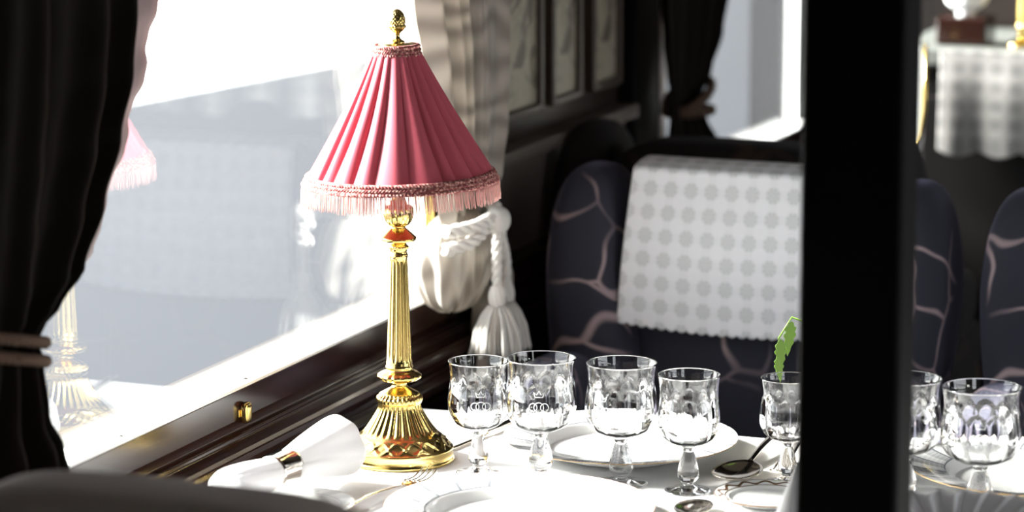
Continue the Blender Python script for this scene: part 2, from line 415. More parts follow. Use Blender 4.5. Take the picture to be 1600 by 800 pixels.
bm = bmesh.new(); box(bm, (0.0005, 1.46, 0.70), (0.03, 1.585, 2.3)); struct(finish('trim_4', bm, M['post'], smooth=False, mods=[('bevel', 0.005)]))
bm = bmesh.new(); box(bm, (0.0005, 2.44, 0.70), (0.05, 2.498, 2.3)); struct(finish('trim_5', bm, M['shelf'], smooth=False, mods=[('bevel', 0.005)]))

# outside
bm = bmesh.new(); g = [(-0.6, -40), (-0.6, 160), (-0.3 - 0.152 * 1 + 0, 160)]
V = [bm.verts.new(p) for p in ((40, -60, -0.35), (40, 150, -0.35), (13.8, 150, -0.35), (-15.0, -60, -0.35))]  # slanting far edge is where the painted shade ends
bm.faces.new(V); ext = bmesh.ops.extrude_face_region(bm, geom=bm.faces[:]); bmesh.ops.translate(bm, verts=[v for v in ext['geom'] if isinstance(v, bmesh.types.BMVert)], vec=(0, 0, 0.05))
o = finish('ground', bm, M['shaded_ground'], smooth=False); struct(o); o.name = 'floor_outside'
bm = bmesh.new(); V = [bm.verts.new(p) for p in ((-160, -160, -0.36), (160, -160, -0.36), (160, 260, -0.36), (-160, 260, -0.36))]; bm.faces.new(V)
ext = bmesh.ops.extrude_face_region(bm, geom=bm.faces[:]); bmesh.ops.translate(bm, verts=[v for v in ext['geom'] if isinstance(v, bmesh.types.BMVert)], vec=(0, 0, -0.1))
struct(finish('floor_ground', bm, M['sunlit_ground'], smooth=False))

# ------------------------------------------------------------------ table
TZ = 0.75; TX0, TX1, TY0, TY1 = 0.150, 1.36, -0.50, 0.262
tb = thing('dining_table', 'dining table under the white cloth by the window', 'table', (0.75, -0.12, 0))
bm = bmesh.new(); box(bm, (TX0 - .75 + .006, TY0 + .12 + .006, TZ - .035), (TX1 - .75 - .006, TY1 + .12 - .006, TZ - .004)); finish('tabletop', bm, M['wood_side'], tb, smooth=False, mods=[('bevel', .004)])
bm = bmesh.new(); lathe(bm, spline([(0.22, 0), (0.2, 0.03), (0.05, 0.07), (0.045, 0.3), (0.06, 0.5), (0.045, 0.62), (0.12, TZ - 0.036)], 6), 40); finish('pedestal', bm, M['wood_side'], tb)
bm = bmesh.new()
def cloth(u, v):
    # u across x, v across y, flaps hang over the sides
    def ax(t, a, b, drop):
        L = b - a; s = t * (L + 2 * drop) - drop
        if s < 0: return a, -s, -1
        if s > L: return b, s - L, 1
        return a + s, 0.0, 0
    x, dx, sx = ax(u, TX0, TX1, 0.03 + 0.0); y, dy, sy = ax(v, TY0, TY1, 0.20)
    drop = max(dx, dy); rip = 0.010 * math.sin(x * 34 + y * 30) * min(1, drop / 0.1)
    return (x + sx * (min(dx, .004)), y + sy * (min(dy, .006) + abs(rip)), TZ - drop)
grid(bm, 150, 90, cloth)
tag(finish('tablecloth', bm, M['linen'], mods=[('solid', 0.002, -1)]), 'white linen tablecloth spread over the dining table', 'tablecloth')

# ------------------------------------------------------------------ brass table lamp
lamp = thing('table_lamp', 'ornate brass table lamp with a pleated pink silk shade', 'lamp', (0.24, 0, TZ + 0.0005))
def flute(n, amp, z0, z1):
    def f(r, z, a, i):
        if z0 < z < z1:
            e = min(1, (z - z0) / .004, (z1 - z) / .004); return r - amp * e * (1 - abs(math.sin(a * n / 2)) ** 0.8), z
        return r, z
    return f
def orn_fn(r, z, a, i):
    if 0.0165 < z < 0.031:
        q = (z - 0.0165) / 0.0145; w_ = math.sin(a * 9); d = abs((q - .5) * 2 - w_ * .8); d2 = abs((q - .5) * 2 + w_ * .8)
        e = math.sin(q * PI) ** .5
        return r + e * (0.0022 * math.exp(-(d / .22) ** 2) + 0.0018 * math.exp(-(d2 / .22) ** 2)), z
    if 0.0335 < z < 0.068:
        e = min(1, (z - .0335) / .004, (.068 - z) / .004); return r * (1 - 0.085 * e * (1 - abs(math.sin(a * 14)) ** .7)), z
    if 0.070 < z < 0.080: return r + 0.0007 * math.sin(a * 30), z + .0004 * math.sin(a * 30)
    return r, z
bm = bmesh.new()
P = [(0, 0), (0.0625, 0), (0.0640, 0.001), (0.0640, 0.003), (0.0628, 0.0042), (0.0622, 0.0055), (0.0622, 0.0135), (0.0630, 0.0148), (0.0622, 0.0165)]
P += [(lerp(.061, .0475, (q / 14) ** .8), lerp(.0168, .031, q / 14)) for q in range(15)]
P += [(0.0465, 0.0315), (0.0450, 0.033)]
bell = spline([(0.0445, 0.0335), (0.0385, 0.041), (0.0312, 0.052), (0.0262, 0.061), (0.0245, 0.068)], 8)
P += bell + [(0.0255, 0.0685), (0.0262, 0.070), (0.0268, 0.073), (0.0262, 0.0755), (0.0245, 0.077)]
P += spline([(0.0235, 0.0775), (0.0225, 0.080), (0.0165, 0.0835), (0.0110, 0.0865), (0.0088, 0.0895), (0.0092, 0.0925)], 5)
lathe(bm, P, 224, orn_fn); finish('base', bm, M['brass'], lamp)
bm = bmesh.new()
def col_fn(r, z, a, i):
    if 0.0945 < z < 0.106:
        return r + 0.0016 * abs(math.sin(a * 8)) * math.sin((z - .0945) / .0115 * PI), z
    if 0.117 < z < 0.240: e = min(1, (z - .117) / .006, (.240 - z) / .006); return r * (1 - 0.16 * e * (1 - abs(math.sin(a * 6)) ** .6)), z
    if 0.2505 < z < 0.2545: return r + .0005 * math.sin(a * 24), z
    return r, z
P = [(0.0085, 0.0927)] + spline([(0.0130, 0.0935), (0.0205, 0.0955), (0.0242, 0.0985), (0.0245, 0.1015), (0.0215, 0.1045), (0.0170, 0.1065), (0.0155, 0.1085)], 5)
P += [(0.0160, 0.1095), (0.0166, 0.111), (0.0158, 0.1125), (0.0150, 0.114), (0.0153, 0.1165)]
P += [(lerp(.0150, .0102, q / 30), lerp(.117, .240, q / 30)) for q in range(31)]
P += [(0.0106, 0.2405), (0.0112, 0.2425), (0.0106, 0.2445), (0.0098, 0.246), (0.0098, 0.250), (0.0108, 0.2506), (0.0118, 0.2525), (0.0108, 0.2545), (0.0092, 0.2555), (0.0090, 0.2575)]
lathe(bm, P, 144, col_fn); finish('column', bm, M['brass'], lamp)
bm = bmesh.new()
def cup_fn(r, z, a, i):
    if z > 0.278: return r + 0.0012 * abs(math.sin(a * 5 + (z - .278) * 60)), z
    return r, z
P = [(0.0090, 0.2576)] + spline([(0.0125, 0.2582), (0.0195, 0.2605), (0.0208, 0.2635), (0.0180, 0.2665), (0.0125, 0.2715), (0.0085, 0.2750)], 5)
P += spline([(0.0078, 0.2765), (0.0120, 0.2800), (0.0155, 0.2860), (0.0168, 0.2930), (0.0160, 0.2990), (0.0135, 0.301)], 5)
P += [(0.009, 0.302), (0.007, 0.310), (0.0075, 0.34), (0.003, 0.342), (0.003, 0.486)]
lathe(bm, P, 96, cup_fn); finish('socket', bm, M['brass'], lamp)
# switch on the base
bm = bmesh.new(); tube(bm, [(0, 0, 0), (0, 0, 0.006)], 0.0016, 12); tube(bm, [(0, 0, .006), (0, 0, .0085)], 0.0024, 12)
sw = finish('switch', bm, M['brass'], lamp, loc=(0.042, -0.008, 0.031)); sw.rotation_euler = (0, 0.5, 0)
# shade
ZB, ZT, RB, RT = 0.3335, 0.4855, 0.1085, 0.0250
vd = Vector((-math.sin(YAW), math.cos(YAW), 0))
shade = bpy.data.objects.new('lamp_shade', None)
NP = 24; pw = [0.0]
rs = random.Random(3)
for k in range(NP): pw.append(pw[-1] + rs.uniform(0.6, 1.5))
pw = [p / pw[-1] for p in pw]; pd = [rs.uniform(0.55, 1.15) for _ in range(NP + 1)]; pd[-1] = pd[0]
def pleat(a):
    t = (a / (2 * PI)) % 1.0
    for k in range(NP):
        if t <= pw[k + 1]:
            q = (t - pw[k]) / (pw[k + 1] - pw[k]); d = lerp(pd[k], pd[k + 1], q)
            # soft rounded fold with a sharp inner crease
            return d * (math.sin(PI * q ** 1.35) ** 0.75 - 0.55)
    return 0
bm = bmesh.new()
def sfn(r, z, a, i):
    t = (z - ZB) / (ZT - ZB); amp = lerp(0.0110, 0.0036, t) * (0.45 + 0.55 * math.sin(PI * min(1, max(0, t * .9 + .1))))
    return r + amp * pleat(a + 0.10 * (1 - t) * math.sin(3 * a)), z
prof_s = [(lerp(RB, RT, q / 30) - 0.0035 * math.sin(PI * q / 30), lerp(ZB, ZT, q / 30)) for q in range(31)]
lathe(bm, prof_s, 520, sfn, caps=False)
sh = finish('lamp_shade', bm, M['silk'], lamp, mods=[('solid', 0.0008, -1)])
piv = Vector((0, 0, 0.42))
Rt = Matrix.Translation(piv) @ Matrix.Rotation(math.radians(-1.6), 4, vd) @ Matrix.Translation(-piv)
sh.matrix_local = Rt
def braid(name, r0, z0, r1, z1, bumps, amp):
    bm = bmesh.new(); prof = []
    K = 18
    for q in range(K + 1):
        t = q / K; prof.append((lerp(r0, r1, t) + 0.0022, lerp(z0, z1, t)))
    def f(r, z, a, i):
        t = i / K if i <= K else 0
        d = abs(math.sin(a * bumps + 2.5 * math.sin(t * PI * 2))) * abs(math.sin(t * PI * 3))
        return r + amp * d, z
    inner = [(r0 - .0005, z0), (r1 - .0005, z1)]
    lathe(bm, [inner[0]] + prof + [inner[1]], int(bumps * 10), lambda r, z, a, i: f(r, z, a, i - 1) if 0 < i < K + 2 else (r, z), caps=False)
    return finish(name, bm, M['braid'], sh)
braid('top_trim', 0.0268, 0.4750, 0.0246, 0.4885, 30, 0.0016)
braid('bottom_trim', 0.1118, 0.3285, 0.1052, 0.3415, 90, 0.0020)
bm = bmesh.new(); rf = random.Random(5)
NF = 430
for k in range(NF):
    a = 2 * PI * (k + rf.uniform(-.3, .3)) / NF; L = rf.uniform(0.0185, 0.0225); r0 = 0.1128 + rf.uniform(-.0008, .0008)
    tw = rf.uniform(-.012, .012); wd = rf.uniform(.00055, .0008); pts = []
    for q in range(5):
        t = q / 4; rr = r0 + 0.0022 * t + rf.uniform(-.0004, .0004); aa = a + tw * t * t
        pts.append((rr * math.cos(aa), rr * math.sin(aa), 0.3295 - L * t))
    tube(bm, pts, lambda t: wd * (1 - .35 * t), 4)
finish('fringe', bm, M['fringe'], sh)
bm = bmesh.new(); lathe(bm, [(r, z + .0088) for r, z in [(0.0, 0.4775), (0.0205, 0.4775), (0.0225, 0.479), (0.0205, 0.4802), (0.008, 0.4806), (0.004, 0.482), (0, 0.482)]], 48)
finish('cap', bm, M['brass'], lamp)
# acorn finial
bm = bmesh.new()
def fin(r, z, a, i):
    if z > 0.5075:
        q = (z - .5075) / .0245; return r + 0.0009 * abs(math.sin(a * 7 + q * 11)) * abs(math.sin(a * 7 - q * 11)) * (1 - q * .5), z
    if 0.5035 < z < 0.5075: return r + 0.0009 * abs(math.sin(a * 8)), z
    return r, z
P = spline([(0.0085, 0.4805), (0.0080, 0.483), (0.0050, 0.4855), (0.0032, 0.4885), (0.0028, 0.493), (0.0042, 0.4965), (0.0075, 0.500), (0.0092, 0.5035), (0.0096, 0.5065), (0.0085, 0.5080), (0.0088, 0.511), (0.0090, 0.515), (0.0082, 0.521), (0.0062, 0.527), (0.0030, 0.531), (0.0, 0.5325)], 6)
P = [(max(r, .0004), z) for r, z in P]
lathe(bm, P, 112, lambda r, z, a, i: (lambda q: (q[0], .4900 + (q[1] - .4805) * .745))(fin(r, z, a, i))); finish('finial', bm, M['brass'], lamp)

# ------------------------------------------------------------------ crystal goblets
def goblet(name, label, loc, H=0.1417, R=0.0402, rot=0.0, lobes=12, crest=None, group='crystal goblets on the table'):
    """a faceted crystal goblet; H rim height, R rim radius"""
    g = thing(name, label, 'glass', (loc[0], loc[1], TZ + 0.0006), rot, group)
    k = H / 0.1417; w_ = R / 0.0402
    bowl = spline([(0.0115, 0.0560), (0.0210, 0.0585), (0.0325, 0.0650), (0.0395, 0.0760), (0.0413, 0.0880), (0.0400, 0.1020), (0.0378, 0.1150), (0.0380, 0.1290), (0.0398, 0.1405)], 7)
    outer = [(r * w_, z * k) for r, z in bowl]; inner = []
    th = 0.0014
    for i, (r, z) in enumerate(outer):
        A = outer[max(0, i - 1)]; B = outer[min(len(outer) - 1, i + 1)]; d = Vector((B[0] - A[0], B[1] - A[1])).normalized()
        t = th * 0.75
        inner.append((max(0.001, r - d.y * t), z + d.x * t))
    top = outer[-1]; rim = [(top[0] - .0003, top[1] + .0006), (top[0] - .0010, top[1] + .0006)]
    zt = 0.118 * k; zb = 0.060 * k
    def f(r, z, a, i):
        if i < len(outer) and zb < z < zt + .004:
            s = abs(math.cos(a * lobes / 2)); arch = zt - 0.010 * k * (1 - s) - 0.004 * k
            e = max(0, min(1, (arch + .0035 - z) / .0035)) * max(0, min(1, (z - zb) / .008))
            return r - e * (0.0003 + 0.0010 * (1 - (1 - s) ** 3)) , z
        return r, z
    inner2 = [p for p in reversed(inner)]
    floor_z = inner[0][1]
    prof = [(0.0, 0.0550 * k)] + [(0.0075 * w_, 0.0552 * k)] + outer + rim + inner2[:-1] + [(0.006, floor_z - .0002), (0.0, floor_z - .0004)]
    off = 2
    bm = bmesh.new(); lathe(bm, prof, 96, lambda r, z, a, i: f(r, z, a, i - off) if off <= i < off + len(outer) else (r, z), caps=False)
    b = finish('bowl', bm, M['crystal'], g)
    stem = spline([(0.0095, 0.0548), (0.0078, 0.0515), (0.0070, 0.0480), (0.0088, 0.0430), (0.0118, 0.0330), (0.0138, 0.0230), (0.0134, 0.0170), (0.0095, 0.0120), (0.0068, 0.0085), (0.0095, 0.0058), (0.0180, 0.0036), (0.0290, 0.0020), (0.0300, 0.0008)], 6)
    P = [(0, 0.0548 * k)] + [(r * w_, z * k) for r, z in stem] + [(0.0290 * w_, 0.0), (0, 0.0)]
    def sf(r, z, a, i):
        if 0.014 * k < z < 0.046 * k: return r * (1 - 0.10 * (1 - abs(math.cos(a * 3)) ) * math.sin((z - .014 * k) / (.032 * k) * PI)), z
        return r, z
    bm = bmesh.new(); lathe(bm, P, 72, sf, caps=False); finish('stem', bm, M['crystal'], g)
    if crest is not None:
        bm = bmesh.new()
        def on(u, zz):
            # point just outside the bowl at angle crest + u / R
            z = zz * k
            r = R
            for (ra, za), (rb, zb_) in zip(outer, outer[1:]):
                if za <= z <= zb_: r = lerp(ra, rb, (z - za) / max(1e-6, zb_ - za))
            a = crest + u / r; r += 0.0001
            return (r * math.cos(a), r * math.sin(a), z)
        t = 0.00035
        for cx, rr in ((-.0065, .0045), (0, .0055), (.0065, .0045)):
            tube(bm, [on(cx + rr * math.cos(q), .092 + rr * math.sin(q)) for q in [2 * PI * s / 24 for s in range(25)]], t, 5)
        tube(bm, [on(-.0045, .1035), on(.0045, .1035)], t, 5)
        tube(bm, [on(-.0045, .1035), on(-.006, .109), on(-.0025, .106), on(0, .1105), on(.0025, .106), on(.006, .109), on(.0045, .1035)], t, 5)
        tube(bm, [on(-.009 + .018 * q / 20, .086 + .003 * math.sin(q * .9)) for q in range(21)], t, 5)
        finish('crest', bm, M['etched'], b)
    return g
CA = -PI / 2 + 0.1
goblet('goblet', 'small crystal goblet nearest the brass lamp', (0.351, -0.0297), 0.133, 0.0350, 0.0, crest=CA + .35)
goblet('goblet', 'large crystal goblet second from the brass lamp', (0.4261, -0.0265), 0.1417, 0.0402, 0.2, crest=CA)
goblet('goblet', 'large crystal goblet third from the lamp, crown etched at its left', (0.5203, -0.0188), 0.1417, 0.0405, 0.1, crest=CA - .45)
goblet('goblet', 'small crystal goblet fourth from the lamp, in front of the back plate edge', (0.6014, -0.0220), 0.1350, 0.0352, 0.3, crest=CA - .9)
goblet('goblet', 'little crystal goblet half hidden by the left edge of the dark post', (0.694, 0.058), 0.122, 0.0320, 0.15)
goblet('goblet', 'crystal goblet cut by the right edge of the dark post', (0.8413, 0.0125), 0.1430, 0.0400, 0.3, crest=CA - .3)
goblet('goblet', 'large crystal goblet standing alone right of the dark post', (0.9294, -0.0011), 0.1430, 0.0440, 0.1, crest=CA)
goblet('goblet', 'crystal goblet at the right edge of the photo', (1.042, 0.006), 0.1430, 0.0420, 0.1)

# ------------------------------------------------------------------ plates
china = mk_china('bordered porcelain', 0.098, 0.1385)
china2 = mk_china('small bordered porcelain', 0.047, 0.0585, rim=c4(0.10, 0.05, 0.02), dark=c4(0.16, 0.09, 0.05), orn=True)
def plate_mesh(R, h, mat, label, loc, name='dinner_plate'):
    bm = bmesh.new(); s = R / 0.14
    P = [(0, 0), (0.075 * s, 0), (0.078 * s, 0.002), (0.090 * s, 0.005), (0.100 * s, h - .006), (0.139 * s, h - .001), (0.1400 * s, h), (0.1395 * s, h + .0008), (0.100 * s, h - .0035), (0.094 * s, h - .007), (0.086 * s, 0.0048), (0.080 * s, 0.0040), (0, 0.0040)]
    P = [P[0]] + spline(P[1:], 3)[0:] if False else P
    lathe(bm, P, 128, caps=False)
    o = finish(name, bm, mat, loc=(loc[0], loc[1], TZ + 0.0006 + (loc[2] if len(loc) > 2 else 0)), mods=[('bevel', 0.0004)]); tag(o, label, 'plate'); return o
plate_mesh(0.139, 0.021, china, 'white dinner plate with grey border behind the left goblets', (0.4720, 0.119))
plate_mesh(0.147, 0.021, mk_china('bordered porcelain charger', 0.103, 0.1455, rim=c4(0.45, 0.25, 0.18)), 'white dinner plate with grey lattice border nearest the camera', (0.475, -0.222))
plate_mesh(0.140, 0.021, china, 'white dinner plate with grey border right of the dark post', (0.955, 0.150))
plate_mesh(0.060, 0.011, china2, 'small white side plate with brown ornament border', (0.7000, -0.0400), 'side_plate')
plate_mesh(0.070, 0.011, mk_china('saucer porcelain', 0.055, 0.0685, rim=c4(0.5, 0.4, 0.3), dark=c4(0.6, 0.62, 0.62)), 'saucer with a pale border under the rolled napkin', (0.2250, -0.268), 'saucer')

# ------------------------------------------------------------------ cutlery
def fork(label, loc, rot, L=0.18):
    f = thing('fork', label, 'fork', (loc[0], loc[1], TZ + 0.0008), rot, 'silver cutlery')
    bm = bmesh.new()
    pts = [(0, -L * q / 12, 0.0042 + 0.006 * math.sin(PI * q / 12)) for q in range(13)]
    wdt = [0.0022, .0022, .0024, .0028, .0032, .0036, .004, .0046, .0054, .006, .0064, .006, .003]
    V = []
    for p, w_ in zip(pts, wdt): V.append([bm.verts.new((sx * w_, p[1], p[2] + sz * .0011)) for sx, sz in ((-1, -1), (1, -1), (1, 1), (-1, 1))])
    for A, B in zip(V, V[1:]):
        for k in range(4): bm.faces.new((A[k], A[(k + 1) % 4], B[(k + 1) % 4], B[k]))
    bm.faces.new(V[0]); bm.faces.new(V[-1]); finish('handle', bm, M['silver'], f, mods=[('sub', 1)])
    bm = bmesh.new(); V = []
    for q in range(7):
        t = q / 6; w_ = lerp(.0022, .0112, math.sin(t * PI / 2)); V.append([bm.verts.new((sx * w_, t * .022, 0.0042 - .0028 * math.sin(t * PI) + sz * .001)) for sx, sz in ((-1, -1), (1, -1), (1, 1), (-1, 1))])
    for A, B in zip(V, V[1:]):
        for k in range(4): bm.faces.new((A[k], A[(k + 1) % 4], B[(k + 1) % 4], B[k]))
    bm.faces.new(V[0]); bm.faces.new(V[-1]); finish('neck', bm, M['silver'], f, mods=[('sub', 1)])
    for k in range(4):
        x = -0.0093 + 0.0062 * k; bm = bmesh.new()
        tube(bm, [(x, .021, .0042), (x, .030, .0030), (x, .044, .0028), (x, .058, .0060), (x, .066, .0088)], lambda t: .0015 * (1 - .4 * t), 8); finish('tine', bm, M['silver'], f)
    return f
def spoon(label, loc, rot, L=0.15):
    f = thing('spoon', label, 'spoon', (loc[0], loc[1], TZ + 0.0008), rot, 'silver cutlery')
    bm = bmesh.new(); tube(bm, [(0, -L * q / 10, 0.0040 + 0.006 * math.sin(PI * q / 10)) for q in range(11)], lambda t: .0022 + .0018 * t, 10); finish('handle', bm, M['silver'], f)
    bm = bmesh.new()
    def bowl(u, v):
        a = u * 2 * PI; r = v; sy = .034; sx = .0205 * (1 + .12 * math.sin(a))
        return (sx * r * math.cos(a), .031 + sy * r * math.sin(a) , .0018 + .0075 * r ** 2.4)
    grid(bm, 40, 10, bowl); bmesh.ops.remove_doubles(bm, verts=bm.verts, dist=1e-5); finish('bowl', bm, M['silver'], f, mods=[('solid', .0010, 1)])
    return f
def knife(label, loc, rot, L=0.10):
    f = thing('knife', label, 'knife', (loc[0], loc[1], TZ + 0.0008), rot, 'silver cutlery')
    bm = bmesh.new(); V = []
    for q in range(12):
        t = q / 11; w_ = .0085 * math.sin(min(1, t * 2.2 + .25) * PI / 2) * (1 if t < .8 else math.sqrt(max(0.02, 1 - ((t - .8) / .2) ** 2)))
        V.append([bm.verts.new((x, t * .10, z)) for x, z in ((-w_ * .5, .001), (w_, .0018), (-w_ * .5, .0028))])
    for A, B in zip(V, V[1:]):
        for k in range(3): bm.faces.new((A[k], A[(k + 1) % 3], B[(k + 1) % 3], B[k]))
    bm.faces.new(V[0]); bm.faces.new(V[-1]); finish('blade', bm, M['silver'], f)
    bm = bmesh.new(); tube(bm, [(0, .002, .004), (0, -.02, .0045), (0, -.06, .0055), (0, -L, .006), (0, -L - .006, .006)], lambda t: .0030 + .0024 * t if t < .98 else .003, 12); finish('handle', bm, M['silver'], f)
    return f
fork('silver fork lying left of the nearest plate', (0.298, -0.130), -0.10)
sp_ = spoon('big silver spoon between the back plate and the side plate', (0.635, 0.095), PI + 0.05); sp_.scale = (1.35, 1.35, 1.2)
fk_ = fork('silver fork beside the big spoon, right of the back plate', (0.672, 0.150), PI + 0.12); fk_.scale = (1.25, 1.25, 1.2)
knife('silver knife lying left of the back plate, nearest the lamp', (0.292, 0.150), PI - 0.15)
spoon('silver spoon right of the nearest plate, tip showing', (0.640, -0.150), 0.05)

# silver cruet beside the post
cr = thing('sugar_bowl', 'small ribbed silver bowl by the left edge of the dark post', 'bowl', (0.733, 0.125, TZ + .0006))
bm = bmesh.new(); lathe(bm, [(0, 0), (.016, 0), (.018, .002), (.012, .006), (.012, .009)] + spline([(.018, .012), (.029, .022), (.033, .034), (.031, .045), (.026, .051)], 5) + [(.0275, .053), (.0250, .0535), (.024, .050), (.028, .036), (.02, .016), (0, .013)], 72, lambda r, z, a, i: (r * (1 + .03 * math.sin(a * 12)) if .012 < z < .05 else r, z), caps=False)
finish('body', bm, M['silver'], cr)
bm = bmesh.new(); lathe(bm, spline([(.0262, .0538), (.022, .060), (.012, .066), (.004, .069), (.0035, .072), (.006, .075), (.004, .079), (0, .080)], 4), 48, caps=False); finish('lid', bm, M['silver'], cr, mods=[('solid', .001, -1)])

# ------------------------------------------------------------------ napkins
def frame_tube(bm, A, B, prof, n=72, fn=None):
    A, B = Vector(A), Vector(B); t = (B - A); L = t.length; t.normalize(); u = t.cross(Vector((0, 0, 1))).normalized(); v = u.cross(t)
    rings = []
    for r, s in prof:
        ring = []
        for k in range(n):
            a = 2 * PI * k / n; rr = fn(r, s, a) if fn else r
            ring.append(bm.verts.new(A + t * (s * L) + u * rr * math.cos(a) + v * rr * math.sin(a)))
        rings.append(ring)
    for P_, Q in zip(rings, rings[1:]):
        for k in range(n): bm.faces.new((P_[k], P_[(k + 1) % n], Q[(k + 1) % n], Q[k]))
    bm.faces.new(rings[0]); bm.faces.new(rings[-1])
NA, NB = (0.187, -0.355, 0.7905), (0.218, -0.120, 0.793)
nk = thing('rolled_napkin', 'white linen napkin rolled in a silver ring on a saucer', 'napkin', (0, 0, 0))
bm = bmesh.new()
pr_ = [(0.003, -.01), (.020, .0), (.024, .05), (.0225, .2), (.0175, .38), (.0165, .43), (.0165, .50), (.019, .56), (.026, .72), (.0325, .90), (.0335, .985), (.030, 1.0), (.026, .985), (.022, .93), (.004, .92)]
def nf(r, s, a): return r * (1 + 0.045 * math.sin(3 * a + s * 3) + 0.03 * math.sin(7 * a + 2 * s) * min(1, abs(s - .46) * 3)) + (.0018 if (a + s * 1.2) % (2 * PI) < .9 else 0) * (1 if r > .018 else 0)
frame_tube(bm, NA, NB, spline(pr_, 4), 96, nf); finish('napkin', bm, M['napkin'], nk)
bm = bmesh.new(); 
frame_tube(bm, NA, NB, [(0.0180, .385), (.0192, .387), (.0190, .40), (.0186, .41), (.0186, .525), (.0190, .535), (.0192, .548), (.0180, .55)], 80); finish('napkin_ring', bm, M['silver'], nk)
def fan_napkin(label, loc, rot, W, Hh, nfold=9):
    n_ = thing('folded_napkin', label, 'napkin', (loc[0], loc[1], TZ + .0008), rot, 'standing folded napkins')
    bm = bmesh.new()
    def f(u, v):
        a = lerp(-1.0, 1.0, u) * (0.18 + 0.62 * v); z = Hh * v * math.cos(a * .75)
        y = 0.014 * (1 - .2 * v) * (2 * abs(((u * nfold) % 1) - .5) - .5) * 2
        return (W * math.sin(a) * (0.35 + .65 * v), y, z)
    grid(bm, nfold * 10, 20, f); finish('fan', bm, M['napkin'], n_, mods=[('solid', .0016)])
    bm = bmesh.new(); sphere_pow(bm, (0, 0, .012), (W * .24, .019, .0125), 3.5, 32, 12); finish('foot', bm, M['napkin'], n_)
    return n_
def cone_napkin(label, loc, rot, Hh, R):
    n_ = thing('folded_napkin', label, 'napkin', (loc[0], loc[1], TZ + .0008), rot, 'standing folded napkins')
    bm = bmesh.new(); lathe(bm, [(R, 0), (R * .98, .004), (R * .7, Hh * .35), (R * .38, Hh * .7), (R * .07, Hh), (0, Hh * .98)], 90,
                            lambda r, z, a, i: (r * (1 + .12 * math.cos(3 * a) + (.10 if a < .5 else 0)), z + (.006 * math.sin(2 * a) if z > .01 else 0)), caps=False)
    finish('cone', bm, M['napkin'], n_, mods=[('solid', .0012, -1)]); return n_
cone_napkin('white napkin folded to a point in front of the dark post', (0.815, -0.315), 0.4, 0.118, 0.055)
fan_napkin('white fan folded napkin at the bottom right corner', (0.968, -0.300), 0.35, 0.15, 0.100)

# ------------------------------------------------------------------ armchairs
def armchair(label, loc, rotz=0, top=0.99, W=0.575, fabric='velvet', name='armchair', wing_top=None, group=None):
    """faces -Y in its own frame; front face of the back cushion at y=0"""
    c = thing(name, label, 'armchair', loc, rotz, group)
    fb = M[fabric]; h = W / 2; wt = wing_top or top
    # back cushion
    bm = bmesh.new(); sphere_pow(bm, (0, 0.075, (top + .40) / 2), (h - .085, .075, (top - .40) / 2), 5.0, 64, 48)
    for v in bm.verts:
        if v.co.y < 0.03: v.co.y += 0.018 * (abs(v.co.x) / (h - .09)) ** 2 - .010 * math.sin(PI * (v.co.z - .4) / (top - .4))
    finish('backrest', bm, fb, c)
    for s in (-1, 1):
        bm = bmesh.new(); sphere_pow(bm, (s * (h - .062), 0.035, (wt + .50) / 2), (.062, .098, (wt - .50) / 2), 3.0, 48, 48)
        for v in bm.verts:
            q = max(0, (0.86 - v.co.z) / .36); v.co.x -= s * 0.045 * q ** 1.3; v.co.y -= .02 * q
        finish('wing', bm, fb, c)
        bm = bmesh.new(); sphere_pow(bm, (s * (h - .055), -.20, .685), (.045, .225, .060), 3.2, 40, 24)
        finish('armrest', bm, fb, c)
        bm = bmesh.new(); box(bm, (s * (h - .03) - .02, -.40, .20), (s * (h - .03) + .02, .10, .65)); finish('side_panel', bm, fb, c, smooth=False, mods=[('bevel', .012)])
    bm = bmesh.new(); sphere_pow(bm, (0, -.20, .41), (h - .065, .245, .07), 5.0, 48, 20); finish('seat', bm, fb, c)
    bm = bmesh.new(); box(bm, (-h + .06, -.38, .20), (h - .06, .10, .34)); finish('seat_frame', bm, M['wood_side'], c, smooth=False, mods=[('bevel', .006)])
    for sx in (-1, 1):
        for y in (-.37, .08):
            bm = bmesh.new(); lathe(bm, [(0, 0), (.013, 0), (.015, .01), (.020, .10), (.026, .18), (.026, .20), (0, .20)], 20, caps=False); finish('leg', bm, M['wood_side'], c, loc=(sx * (h - .045), y, 0))
    return c
FY = 0.75
armchair('navy velvet armchair facing the camera, behind the back plate', (0.4325, FY, 0), top=0.99)
armchair('navy velvet armchair at the right edge of the photo', (1.05, FY + .02, 0), top=0.985, W=0.60)
armchair('black armchair backing onto the navy one beside the cream curtain', (0.305, 1.17, 0), PI, top=0.985, W=0.57, fabric='velvet2', wing_top=1.0)
armchair('taupe armchair seen from behind at the bottom edge of the photo', (0.455, -0.94, 0), PI, top=0.978, W=0.62, fabric='velvet3', wing_top=0.962)

